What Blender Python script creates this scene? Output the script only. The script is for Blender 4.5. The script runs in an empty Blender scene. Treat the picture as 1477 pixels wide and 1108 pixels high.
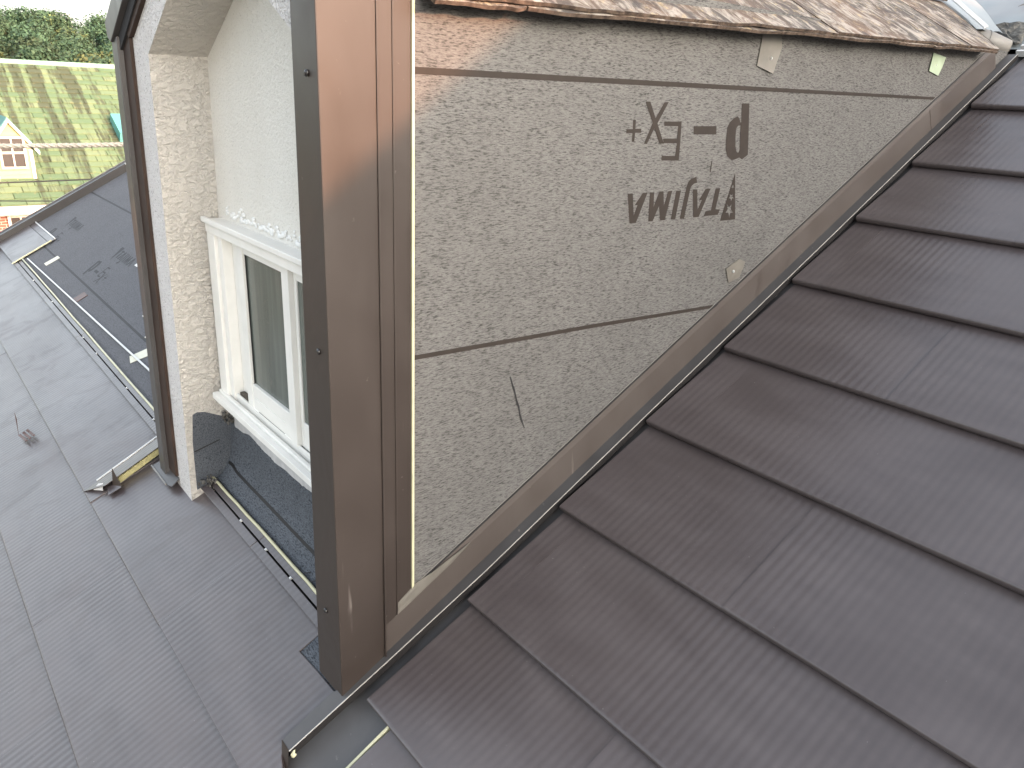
import bpy, bmesh, math, random
from mathutils import Vector, Matrix
from mathutils.geometry import tessellate_polygon
random.seed(7)
D = bpy.data
SC = bpy.context.scene
COL = SC.collection
rad = math.radians

# ------------------------------------------------------------------ camera
TH = rad(28.48)                       # pitch of the main roof
CT, ST = math.cos(TH), math.sin(TH)
cam_d = D.cameras.new('camera'); cam = D.objects.new('camera', cam_d); COL.objects.link(cam)
cam_d.sensor_width = 36.0
cam_d.lens = 36.0 * 1114.414 / 1477.0
cam_d.clip_start = 0.02; cam_d.clip_end = 3000
yaw, pit, rol = rad(140.34586), rad(20.72909), rad(-2.79666)
fw = Vector((math.cos(yaw)*math.cos(pit), math.sin(yaw)*math.cos(pit), -math.sin(pit)))
rt = fw.cross(Vector((0, 0, 1))).normalized(); dn = fw.cross(rt)
right = math.cos(rol)*rt + math.sin(rol)*dn
down = -math.sin(rol)*rt + math.cos(rol)*dn
cam.matrix_world = Matrix(((right.x, -down.x, -fw.x, 1.071), (right.y, -down.y, -fw.y, -0.505),
                           (right.z, -down.z, -fw.z, 1.076), (0, 0, 0, 1)))
SC.camera = cam

# ------------------------------------------------------------------ sky, sun, exposure
SUN_E, SUN_A = rad(12.0), rad(10.0)    # low evening sun, azimuth measured from +X towards +Y
w = D.worlds.new('World'); SC.world = w; w.use_nodes = True
nt = w.node_tree; nt.nodes.clear()
sky = nt.nodes.new('ShaderNodeTexSky'); sky.sky_type = 'NISHITA'; sky.sun_disc = False
sky.sun_elevation = SUN_E; sky.sun_rotation = rad(80.0)
sky.air_density = 1.0; sky.dust_density = 4.0; sky.ozone_density = 1.0
bg = nt.nodes.new('ShaderNodeBackground'); bg.inputs['Strength'].default_value = 0.12
wo = nt.nodes.new('ShaderNodeOutputWorld')
hs = nt.nodes.new('ShaderNodeHueSaturation'); hs.inputs['Saturation'].default_value = 0.42   # hazy, pale evening sky
nt.links.new(sky.outputs[0], hs.inputs['Color']); nt.links.new(hs.outputs[0], bg.inputs[0]); nt.links.new(bg.outputs[0], wo.inputs[0])
sun_d = D.lights.new('sun', 'SUN'); sun = D.objects.new('sun', sun_d); COL.objects.link(sun)
sun_d.energy = 0.85; sun_d.angle = rad(0.45); sun_d.color = (1.0, 0.43, 0.20)
to_sun = Vector((math.cos(SUN_E)*math.cos(SUN_A), math.cos(SUN_E)*math.sin(SUN_A), math.sin(SUN_E)))
sun.rotation_euler = to_sun.to_track_quat('Z', 'Y').to_euler()
sun.location = to_sun*40
SC.view_settings.view_transform = 'Standard'; SC.view_settings.look = 'None'
SC.view_settings.exposure = 2.9; SC.view_settings.gamma = 1.0
SC.view_settings.use_curve_mapping = False

# ------------------------------------------------------------------ helpers
ORG = {}                               # base point of each thing, by object name
def RP(x, s, o=0.0):                   # point on the main roof: x along the courses, s up the slope, o above it
    return Vector((x, s*CT - o*ST, s*ST + o*CT))

def org(o):
    while o.parent: o = o.parent
    return ORG.get(o.name, Vector((0, 0, 0)))

def thing(name, label, cat, loc=(0, 0, 0), group=None):
    o = D.objects.new(name, None); COL.objects.link(o)
    o.location = loc; o.empty_display_size = 0.1
    o['label'] = label; o['category'] = cat
    if group: o['group'] = group
    ORG[o.name] = Vector(loc)
    return o

def tag(o, label, cat, group=None):
    o['label'] = label; o['category'] = cat
    if group: o['group'] = group
    return o

class MB:
    def __init__(self): self.v = []; self.f = []; self.m = []
    def add(self, vs, fs, mi=0):
        n = len(self.v); self.v += [Vector(p) for p in vs]
        self.f += [tuple(i+n for i in f) for f in fs]; self.m += [mi]*len(fs)
        return self
    def box(self, a, b, mi=0):
        (x0, y0, z0), (x1, y1, z1) = a, b
        vs = [(x0,y0,z0),(x1,y0,z0),(x1,y1,z0),(x0,y1,z0),(x0,y0,z1),(x1,y0,z1),(x1,y1,z1),(x0,y1,z1)]
        return self.add(vs, [(0,3,2,1),(4,5,6,7),(0,1,5,4),(1,2,6,5),(2,3,7,6),(3,0,4,7)], mi)
    def rbox(self, x0, x1, s0, s1, o0, o1, mi=0):          # box aligned with the main roof
        vs = [RP(x,s,o) for o in (o0,o1) for x,s in ((x0,s0),(x1,s0),(x1,s1),(x0,s1))]
        return self.add(vs, [(0,3,2,1),(4,5,6,7),(0,1,5,4),(1,2,6,5),(2,3,7,6),(3,0,4,7)], mi)
    def prism(self, loop, vec, mi=0):                       # polygon swept along a vector (sides + both caps)
        n = len(loop); vec = Vector(vec); a = [Vector(p) for p in loop]
        vs = a + [p+vec for p in a]
        fs = [tuple(range(n))[::-1], tuple(range(n, 2*n))] + [(i, (i+1) % n, n+(i+1) % n, n+i) for i in range(n)]
        return self.add(vs, fs, mi)
    def tess(self, loops, mi=0):                            # flat polygon with holes (3-D loops)
        lp = [[Vector(p) for p in l] for l in loops]; flat = [p for l in lp for p in l]
        return self.add(flat, [tuple(t) for t in tessellate_polygon(lp)], mi)
    def tube(self, pts, r, n=8, mi=0, cap=True):
        pts = [Vector(p) for p in pts]; rings = []
        for i, p in enumerate(pts):
            t = (pts[min(i+1, len(pts)-1)] - pts[max(i-1, 0)]).normalized()
            a = t.cross(Vector((0, 0, 1)));
            if a.length < 1e-3: a = t.cross(Vector((0, 1, 0)))
            a.normalize(); b = t.cross(a)
            rr = r[i] if isinstance(r, (list, tuple)) else r
            rings.append([p + rr*(math.cos(2*math.pi*k/n)*a + math.sin(2*math.pi*k/n)*b) for k in range(n)])
        vs = [q for R_ in rings for q in R_]
        fs = [(i*n+k, i*n+(k+1) % n, (i+1)*n+(k+1) % n, (i+1)*n+k) for i in range(len(pts)-1) for k in range(n)]
        if cap: fs += [tuple(range(n))[::-1], tuple((len(pts)-1)*n+k for k in range(n))]
        return self.add(vs, fs, mi)
    def build(self, name, mats, parent=None, smooth=False, bevel=0, label=None, recalc=True):
        me = D.meshes.new(name); o0 = org(parent) if parent else Vector((0, 0, 0))
        me.from_pydata([p-o0 for p in self.v], [], self.f); me.update()
        if not isinstance(mats, (list, tuple)): mats = [mats]
        for m in mats: me.materials.append(m)
        for p, mi in zip(me.polygons, self.m): p.material_index = mi
        if recalc:
            bm = bmesh.new(); bm.from_mesh(me); bmesh.ops.recalc_face_normals(bm, faces=bm.faces); bm.to_mesh(me); bm.free()
        if smooth:
            for p in me.polygons: p.use_smooth = True
        o = D.objects.new(name, me); COL.objects.link(o)
        if parent: o.parent = parent
        if bevel:
            md = o.modifiers.new('bevel', 'BEVEL'); md.width = bevel; md.segments = 2; md.limit_method = 'ANGLE'; md.angle_limit = rad(40)
            md.harden_normals = False
        if label: o['label'] = label
        return o

# ------------------------------------------------------------------ materials
class Mat:
    def __init__(self, name, rough=0.5, spec=0.5, color=(0.5, 0.5, 0.5), metal=0.0):
        self.m = D.materials.new(name); self.m.use_nodes = True
        self.t = self.m.node_tree; self.b = self.t.nodes['Principled BSDF']
        self.b.inputs['Base Color'].default_value = (*color, 1); self.b.inputs['Roughness'].default_value = rough
        self.b.inputs['Specular IOR Level'].default_value = spec; self.b.inputs['Metallic'].default_value = metal
        self.tc = self.t.nodes.new('ShaderNodeTexCoord')
        self.obj = self.tc.outputs['Object']
    def n(self, kind, **kw):
        nd = self.t.nodes.new('ShaderNode'+kind)
        for k, v in kw.items():
            if hasattr(nd, k): setattr(nd, k, v)
            else: nd.inputs[k].default_value = v
        return nd
    def l(self, a, b): self.t.links.new(a, b)
    def mapping(self, scale=(1, 1, 1), rot=(0, 0, 0), src=None):
        mp = self.n('Mapping'); mp.inputs['Scale'].default_value = scale; mp.inputs['Rotation'].default_value = rot
        self.l(src or self.obj, mp.inputs['Vector']); return mp.outputs[0]
    def rnd(self, k=37.0):                                  # object coords shifted per object
        oi = self.n('ObjectInfo'); mu = self.n('Math', operation='MULTIPLY'); self.l(oi.outputs['Random'], mu.inputs[0]); mu.inputs[1].default_value = k
        va = self.n('VectorMath', operation='ADD'); self.l(self.obj, va.inputs[0]); self.l(mu.outputs[0], va.inputs[1]); return va.outputs[0]
    def noise(self, vec, scale, detail=4, rough=0.55, dist=0.0):
        nd = self.n('TexNoise'); nd.inputs['Scale'].default_value = scale; nd.inputs['Detail'].default_value = detail
        nd.inputs['Roughness'].default_value = rough; nd.inputs['Distortion'].default_value = dist
        self.l(vec, nd.inputs['Vector']); return nd.outputs['Fac']
    def ramp(self, fac, stops, interp='LINEAR'):
        r = self.n('ValToRGB'); cr = r.color_ramp; cr.interpolation = interp
        while len(cr.elements) < len(stops): cr.elements.new(0.5)
        for e, (p, c) in zip(cr.elements, stops):
            e.position = p; e.color = (*c, 1) if isinstance(c, (tuple, list)) else (c, c, c, 1)
        self.l(fac, r.inputs[0]); return r.outputs[0]
    def mix(self, fac, a, b, mode='MIX'):
        mx = self.n('Mix', data_type='RGBA', blend_type=mode)
        for sock, v in ((mx.inputs[0], fac), (mx.inputs[6], a), (mx.inputs[7], b)):
            if hasattr(v, 'is_linked'): self.l(v, sock)
            elif isinstance(v, (tuple, list)): sock.default_value = (*v, 1)
            else: sock.default_value = v
        return mx.outputs[2]
    def math(self, op, a, b=None):
        nd = self.n('Math', operation=op)
        for i, v in enumerate((a, b)):
            if v is None: continue
            if hasattr(v, 'is_linked'): self.l(v, nd.inputs[i])
            else: nd.inputs[i].default_value = v
        return nd.outputs[0]
    def color(self, s): self.l(s, self.b.inputs['Base Color'])
    def roughness(self, s): self.l(s, self.b.inputs['Roughness'])
    def bump(self, h, dist, strength=1.0, prev=None):
        bp = self.n('Bump'); bp.inputs['Distance'].default_value = dist; bp.inputs['Strength'].default_value = strength
        self.l(h, bp.inputs['Height'])
        if prev: self.l(prev, bp.inputs['Normal'])
        return bp.outputs[0]
    def normal(self, s): self.l(s, self.b.inputs['Normal']); return self

ROOFROT = (-TH, 0, 0)

def mat_panel():                       # dark brown coated steel shingle with fine ribs running up the slope
    M = Mat('ribbed_steel', 0.42, 0.85)
    r = M.rnd()
    n1 = M.noise(r, 3.0, 5); n2 = M.noise(M.mapping((3.2, 9, 9), (0, 0, 0.5), r), 1.0, 6, 0.6)
    spk = M.ramp(M.noise(r, 210.0, 1), [(0.815, 0.0), (0.835, 0.7)])
    M.color(M.mix(spk, M.mix(M.ramp(n2, [(0.40, 0.0), (0.62, 1.0)]), (0.060, 0.048, 0.048), (0.080, 0.066, 0.066)), (0.35, 0.33, 0.32)))
    ro = M.ramp(n1, [(0.3, 0.34), (0.55, 0.38), (0.75, 0.43)])
    sm = M.ramp(n2, [(0.5, 0.0), (0.68, 0.05)])
    n3 = M.noise(M.mapping((4, 2.2, 4), (0, 0, 0.35), r), 2.6, 4, 0.5, 1.2)
    ro = M.mix(1.0, ro, M.ramp(n3, [(0.56, 0.0), (0.63, 0.05)]), 'ADD')
    M.roughness(M.mix(1.0, ro, sm, 'ADD'))
    sx = M.n('SeparateXYZ'); M.l(M.obj, sx.inputs[0])
    rib = M.math('SINE', M.math('MULTIPLY', sx.outputs[0], 2*math.pi/0.018))
    b1 = M.bump(M.noise(r, 5.0, 2), 0.005, 0.5)
    b2 = M.bump(M.math('MULTIPLY', rib, M.ramp(M.noise(r, 2.2, 3), [(0.36, 0.35), (0.62, 1.0)])), 0.00022, 1.0, b1)
    M.normal(M.bump(M.noise(r, 500, 2), 0.0002, 0.5, b2)); return M.m

def mat_trim(name, c0, c1, rough=0.4):
    M = Mat(name, rough, 0.5)
    n1 = M.noise(M.mapping((1, 1, 0.5)), 9.0, 6, 0.6, 0.6)
    sc = M.noise(M.mapping((60, 60, 3.0)), 1.0, 3)
    dust = M.noise(M.obj, 55.0, 3)
    c = M.mix(M.ramp(n1, [(0.40, 0.0), (0.75, 1.0)]), c0, c1)
    c = M.mix(M.math('MULTIPLY', M.ramp(sc, [(0.70, 0.0), (0.78, 1.0)]), M.ramp(n1, [(0.5, 0.0), (0.62, 0.45)])), c, (0.34, 0.30, 0.27))
    c = M.mix(M.math('MULTIPLY', M.ramp(dust, [(0.72, 0.0), (0.80, 1.0)]), 0.25), c, (0.4, 0.37, 0.34))
    M.color(c); M.roughness(M.ramp(n1, [(0.35, rough-0.06), (0.7, rough+0.12)]))
    M.normal(M.bump(M.noise(M.obj, 5.0, 2), 0.004, 0.5)); return M.m

def mat_membrane(name, scale, rot=(0, 0, 0), lo=(0.030, 0.028, 0.027), hi=(0.235, 0.225, 0.21), relief=0.0012):
    M = Mat(name, 0.82, 0.18)          # asphalt underlay with a pale crinkled facing
    wv = M.n('VectorMath', operation='SCALE'); wn = M.n('TexNoise'); wn.inputs['Scale'].default_value = 22.0; wn.inputs['Detail'].default_value = 2
    M.l(M.obj, wn.inputs['Vector']); M.l(wn.outputs['Color'], wv.inputs[0]); wv.inputs['Scale'].default_value = 0.006
    va = M.n('VectorMath', operation='ADD'); M.l(M.obj, va.inputs[0]); M.l(wv.outputs[0], va.inputs[1])
    v = M.mapping(scale, rot, va.outputs[0])
    n = M.noise(v, 1.0, 2, 0.5, 0.0); f = M.noise(v, 2.1, 1, 0.5, 0.0)
    big = M.noise(M.obj, 5.0, 4); mid = M.noise(M.obj, 30.0, 3)
    k = M.math('MULTIPLY', M.ramp(n, [(0.30, 0.10), (0.42, 0.55), (0.52, 0.83), (0.70, 1.0)]), M.ramp(f, [(0.30, 0.60), (0.45, 0.95), (0.6, 1.0)]))
    k = M.math('MULTIPLY', k, M.ramp(mid, [(0.3, 0.92), (0.65, 1.0)]))
    k = M.math('MULTIPLY', k, M.ramp(big, [(0.32, 0.84), (0.66, 1.0)]))
    M.color(M.mix(k, lo, hi)); M.normal(M.bump(k, relief, 0.9)); return M.m

def mat_plain(name, c, rough=0.5, spec=0.5, var=0.12, scale=30.0, bump=0.0):
    M = Mat(name, rough, spec, c)
    n = M.noise(M.obj, scale, 5)
    M.color(M.mix(M.ramp(n, [(0.35, 0.0), (0.7, 1.0)]), tuple(x*(1-var) for x in c), tuple(min(1, x*(1+var*0.5)) for x in c)))
    if bump: M.normal(M.bump(n, bump, 0.8))
    return M.m

def mat_stucco(name, c, dark, big, fine, dist, pits=0.0, stretch=(1, 1, 1), soft=False):
    M = Mat(name, 0.85, 0.25)
    v = M.mapping(stretch)
    a = M.noise(v, big, 4, 0.6, 0.35); b = M.noise(v, fine, 3, 0.6)
    lump = a if soft else M.ramp(a, [(0.30, 0.0), (0.47, 0.45), (0.55, 0.80), (0.75, 1.0)])
    h = M.math('ADD', lump, M.math('MULTIPLY', b, 0.35))
    stain = M.noise(M.mapping((1, 1, 0.45)), 5.0, 5)
    col = M.mix(M.ramp(stain, [(0.40, 0.0), (0.75, 0.55)]), c, dark)
    if pits:
        p = M.noise(v, fine*0.62, 2)
        col = M.mix(M.ramp(p, [(0.30, pits), (0.39, 0.0)]), col, (0.17, 0.15, 0.14))
    M.color(col); M.normal(M.bump(h, dist, 1.0)); return M.m

def mat_slate():
    M = Mat('lichened_slate', 0.85, 0.25)
    r = M.rnd()
    st = M.noise(M.mapping((6, 13, 6), (0, rad(30), 0), r), 1.7, 9, 0.72, 1.2)
    sp = M.noise(r, 34.0, 6, 0.7); wm = M.noise(r, 4.5, 4)
    c = M.mix(M.ramp(wm, [(0.4, 0.0), (0.62, 1.0)]), (0.085, 0.072, 0.064), (0.15, 0.10, 0.072))
    c = M.mix(M.ramp(st, [(0.47, 0.0), (0.60, 0.85)]), c, (0.38, 0.335, 0.29))
    c = M.mix(M.ramp(sp, [(0.57, 0.0), (0.66, 0.75)]), c, (0.40, 0.31, 0.19))
    c = M.mix(M.ramp(M.noise(r, 18.0, 5), [(0.56, 0.0), (0.68, 0.8)]), c, (0.055, 0.05, 0.05))
    M.color(c); M.normal(M.bump(M.math('ADD', st, M.math('MULTIPLY', sp, 0.5)), 0.006, 0.9)); return M.m

def mat_glass():
    M = Mat('frosted_pane', 0.16, 0.5)
    n = M.noise(M.mapping((22, 1, 1.6)), 1.0, 4)
    s = M.noise(M.mapping((1, 1, 1)), 160, 2)
    M.color(M.ramp(n, [(0.35, (0.065, 0.078, 0.068)), (0.6, (0.115, 0.13, 0.115))]))
    M.normal(M.bump(s, 0.0006, 0.6)); return M.m

def mat_green_slate():
    M = Mat('mossy_green_slate', 0.8, 0.25)
    r = M.rnd()
    oi = M.n('ObjectInfo')
    base = M.ramp(oi.outputs['Random'], [(0.0, (0.105, 0.160, 0.090)), (0.5, (0.138, 0.190, 0.105)), (1.0, (0.175, 0.220, 0.125))])
    wn = M.noise(M.mapping((1, 1, 1)), 3.0, 4)
    geo = M.n('NewGeometry')
    st = M.noise(M.mapping((0.20, 3.0, 0.20), (0, 0, 0), geo.outputs['Position']), 1.15, 5, 0.6)
    st = M.math('ADD', st, M.math('MULTIPLY', M.math('SUBTRACT', oi.outputs['Random'], 0.5), 0.10))
    c = M.mix(M.ramp(st, [(0.48, 0.0), (0.57, 0.80)]), base, (0.055, 0.06, 0.04))
    c = M.mix(M.ramp(M.noise(r, 6.0, 4), [(0.60, 0.0), (0.75, 0.35)]), c, (0.30, 0.24, 0.12))
    M.color(c); return M.m

def mat_leaf(name, c0, c1):
    M = Mat(name, 0.7, 0.2)
    oi = M.n('ObjectInfo'); n = M.noise(M.obj, 0.9, 3)
    c = M.mix(M.ramp(n, [(0.35, 0.0), (0.65, 1.0)]), c0, c1)
    hs = M.n('HueSaturation'); M.l(c, hs.inputs['Color'])
    M.l(M.ramp(oi.outputs['Random'], [(0, 0.65), (1, 1.3)]), hs.inputs['Value'])
    hh = M.math('ADD', M.math('MULTIPLY', oi.outputs['Random'], 0.05), 0.475); M.l(hh, hs.inputs['Hue'])
    M.color(hs.outputs[0]); return M.m

def mat_ground(name, c0, c1, scale):
    M = Mat(name, 0.9, 0.2); n = M.noise(M.obj, scale, 6)
    M.color(M.mix(M.ramp(n, [(0.4, 0.0), (0.6, 1.0)]), c0, c1)); return M.m

PANEL = mat_panel()
TRIM = mat_trim('brown_trim_steel', (0.032, 0.0235, 0.0195), (0.043, 0.032, 0.027), 0.44)
TRIM_LEG = mat_trim('sky_lightened_trim_steel', (0.062, 0.050, 0.044), (0.076, 0.063, 0.056), 0.36)  # same brown trim steel, painted lighter for the sky it reflects
TRIM_GREY = mat_trim('grey_brown_trim_steel', (0.055, 0.052, 0.052), (0.075, 0.072, 0.072), 0.42)
HEM = mat_plain('uncoated_cream_edge', (0.56, 0.53, 0.35), 0.4)
HEM_WHITE = mat_plain('uncoated_white_edge', (0.56, 0.56, 0.545), 0.3)
MEMB = mat_membrane('crinkled_underlay_cheek', (1, 110, 640), (0, 0, 0), (0.034, 0.032, 0.030), (0.172, 0.166, 0.159), 0.0007)
MEMB_ROOF = mat_membrane('crinkled_underlay_roof', (68, 400, 1), ROOFROT, (0.075, 0.075, 0.080), (0.145, 0.146, 0.156))
MEMB_SHADED = mat_membrane('crinkled_underlay_shaded', (150, 420, 420), (0, 0, 0), (0.015, 0.017, 0.021), (0.135, 0.148, 0.168))  # same underlay, with the shade of the recess put into a darker colour
PRINT = mat_plain('printed_ink', (0.034, 0.027, 0.023), 0.7, 0.2)
PRINT_DARK = mat_plain('printed_ink_dark', (0.018, 0.017, 0.018), 0.6, 0.3)
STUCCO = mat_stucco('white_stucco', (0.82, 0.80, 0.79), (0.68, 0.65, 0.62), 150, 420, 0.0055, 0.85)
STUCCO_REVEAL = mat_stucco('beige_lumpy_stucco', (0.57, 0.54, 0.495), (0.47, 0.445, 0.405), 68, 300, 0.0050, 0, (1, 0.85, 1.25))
STUCCO_BACK = mat_stucco('pale_grainy_stucco', (0.76, 0.74, 0.69), (0.66, 0.63, 0.57), 130, 360, 0.0050, 0.25, (1, 1, 1), True)
WOOD = mat_plain('dark_brown_board', (0.045, 0.027, 0.020), 0.7, 0.3, 0.4, 12)
FRAME = mat_plain('white_window_aluminium', (0.78, 0.77, 0.73), 0.45, 0.5, 0.06, 14)
DIRT = mat_plain('grime', (0.10, 0.085, 0.07), 0.9, 0.2, 0.4, 90)
CAULK = mat_plain('white_caulk', (0.80, 0.80, 0.78), 0.5, 0.4, 0.1, 60, 0.002)
CAULK_GREY = mat_plain('grey_caulk', (0.50, 0.50, 0.50), 0.6, 0.3, 0.15, 50, 0.001)
GLASS = mat_glass()
SLATE = mat_slate()
SLATE_EDGE = mat_plain('broken_slate_edge', (0.11, 0.08, 0.062), 0.9, 0.2, 0.7, 70, 0.003)
DECK = mat_plain('roof_deck_felt', (0.03, 0.03, 0.032), 0.8, 0.2)
FOAM = mat_plain('yellow_foam', (0.36, 0.33, 0.17), 0.9, 0.1, 0.2, 80)
SCREW = mat_plain('dark_screw_steel', (0.02, 0.019, 0.02), 0.3, 0.6)
SILVER = mat_plain('bare_steel', (0.6, 0.6, 0.6), 0.3, 0.7)
TAPE_BROWN = mat_plain('brown_clip_steel', (0.085, 0.040, 0.032), 0.5)
TAPE_CREAM = mat_plain('cream_tape', (0.66, 0.64, 0.52), 0.6)
TAPE_GREEN = mat_plain('pale_green_tape', (0.34, 0.41, 0.29), 0.6)
TAPE_GREY = mat_plain('grey_tape', (0.15, 0.138, 0.118), 0.45, 0.5, 0.2, 20)
SHEET = mat_plain('pale_roof_sheet', (0.25, 0.275, 0.285), 0.35, 0.5, 0.2, 4)
LEAD = mat_plain('grey_roll_metal', (0.20, 0.187, 0.17), 0.5, 0.5, 0.2, 12)
MORTAR = mat_plain('dark_mortar', (0.13, 0.125, 0.115), 0.95, 0.1, 0.5, 70, 0.006)
ROPE = mat_plain('pale_twisted_rope', (0.40, 0.36, 0.31), 0.9, 0.1, 0.3, 200)

# outlines of the printed letters: (y, z) on the cheek, (x, s) on the roof
CHEEK_PRINT = [
  [[(0.9843,1.0741),(1.0116,1.0745),(1.0303,0.9855),(1.0336,0.9674),(1.0141,0.9576),(1.0033,0.9621),(0.9866,0.9575),(0.9749,0.9571),(0.9596,0.9652),(0.9509,0.9781),(0.9470,0.9975),(0.9457,1.0245),(0.9514,1.0350),(0.9641,1.0438),(0.9774,1.0479),(0.9845,1.0422),(0.9904,1.0346),(0.9922,1.0356)],[(0.9828,1.0287),(0.9911,1.0292),(0.9953,1.0054),(1.0005,0.9777),(0.9967,0.9722),(0.9905,0.9738),(0.9835,0.9857),(0.9788,1.0053),(0.9775,1.0228)]],
  [[(0.8328,1.0261),(0.9076,1.0269),(0.9107,1.0105),(0.8354,1.0101)]],
  [[(0.7398,1.0340),(0.7927,1.0344),(0.7962,0.9939),(0.7981,0.9584),(0.7439,0.9595),(0.7435,0.9683),(0.7846,0.9678),(0.7854,0.9792),(0.7858,0.9928),(0.7450,0.9929),(0.7418,1.0015),(0.7848,1.0016),(0.7836,1.0254),(0.7412,1.0257)]],
  [[(0.6795,1.0690),(0.6935,1.0694),(0.7133,1.0397),(0.7344,1.0696),(0.7469,1.0700),(0.7204,1.0302),(0.7457,0.9922),(0.7330,0.9918),(0.7129,1.0205),(0.6957,0.9914),(0.6870,0.9919),(0.7066,1.0309)]],
  [[(0.6498,1.0356),(0.6576,1.0357),(0.6587,1.0197),(0.6752,1.0195),(0.6757,1.0122),(0.6590,1.0121),(0.6591,0.9955),(0.6522,0.9955),(0.6515,1.0117),(0.6343,1.0116),(0.6339,1.0181),(0.6514,1.0189)]],
  [[(0.6545,0.8969),(0.6693,0.8972),(0.6784,0.8537),(0.6865,0.8738),(0.6782,0.8738),(0.6989,0.8973),(0.7129,0.8973),(0.6871,0.8382),(0.6683,0.8384)]],
  [[(0.7199,0.8974),(0.7328,0.8969),(0.7356,0.8676),(0.7484,0.8976),(0.7614,0.8981),(0.7673,0.8689),(0.7761,0.8977),(0.7888,0.8980),(0.7755,0.8384),(0.7604,0.8390),(0.7523,0.8696),(0.7380,0.8388),(0.7242,0.8387)]],
  [[(0.8014,0.8975),(0.8167,0.8977),(0.8092,0.8384),(0.7947,0.8387)]],
  [[(0.8236,0.8385),(0.8336,0.9036),(0.8368,0.9142),(0.8457,0.9206),(0.8620,0.9244),(0.8671,0.9118),(0.8571,0.9102),(0.8501,0.9060),(0.8466,0.9003),(0.8380,0.8376)]],
  [[(0.8554,0.8984),(0.8706,0.8978),(0.8801,0.8543),(0.8906,0.8748),(0.8802,0.8739),(0.8992,0.8980),(0.9155,0.8978),(0.8875,0.8387),(0.8687,0.8384)]],
  [[(0.9335,0.8977),(0.9498,0.8975),(0.9428,0.8514),(0.9590,0.8512),(0.9542,0.8394),(0.9045,0.8392),(0.9088,0.8497),(0.9275,0.8501)]],
  [[(0.9963,0.9289),(1.0215,0.8252),(0.9649,0.8252)],[(0.9962,0.8936),(0.9939,0.8972),(0.9897,0.8975),(0.9924,0.8998),(0.9904,0.9034),(0.9944,0.9012),(0.9974,0.9032),(0.9971,0.8996),(1.0010,0.8971),(0.9968,0.8971)],[(0.9968,0.8667),(0.9927,0.8732),(0.9853,0.8738),(0.9900,0.8778),(0.9865,0.8844),(0.9935,0.8804),(0.9988,0.8839),(0.9984,0.8774),(1.0052,0.8729),(0.9979,0.8730)],[(0.9982,0.8302),(0.9919,0.8417),(0.9814,0.8427),(0.9878,0.8497),(0.9823,0.8613),(0.9925,0.8543),(0.9996,0.8605),(0.9995,0.8491),(1.0095,0.8412),(0.9992,0.8412)]],
]
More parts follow.
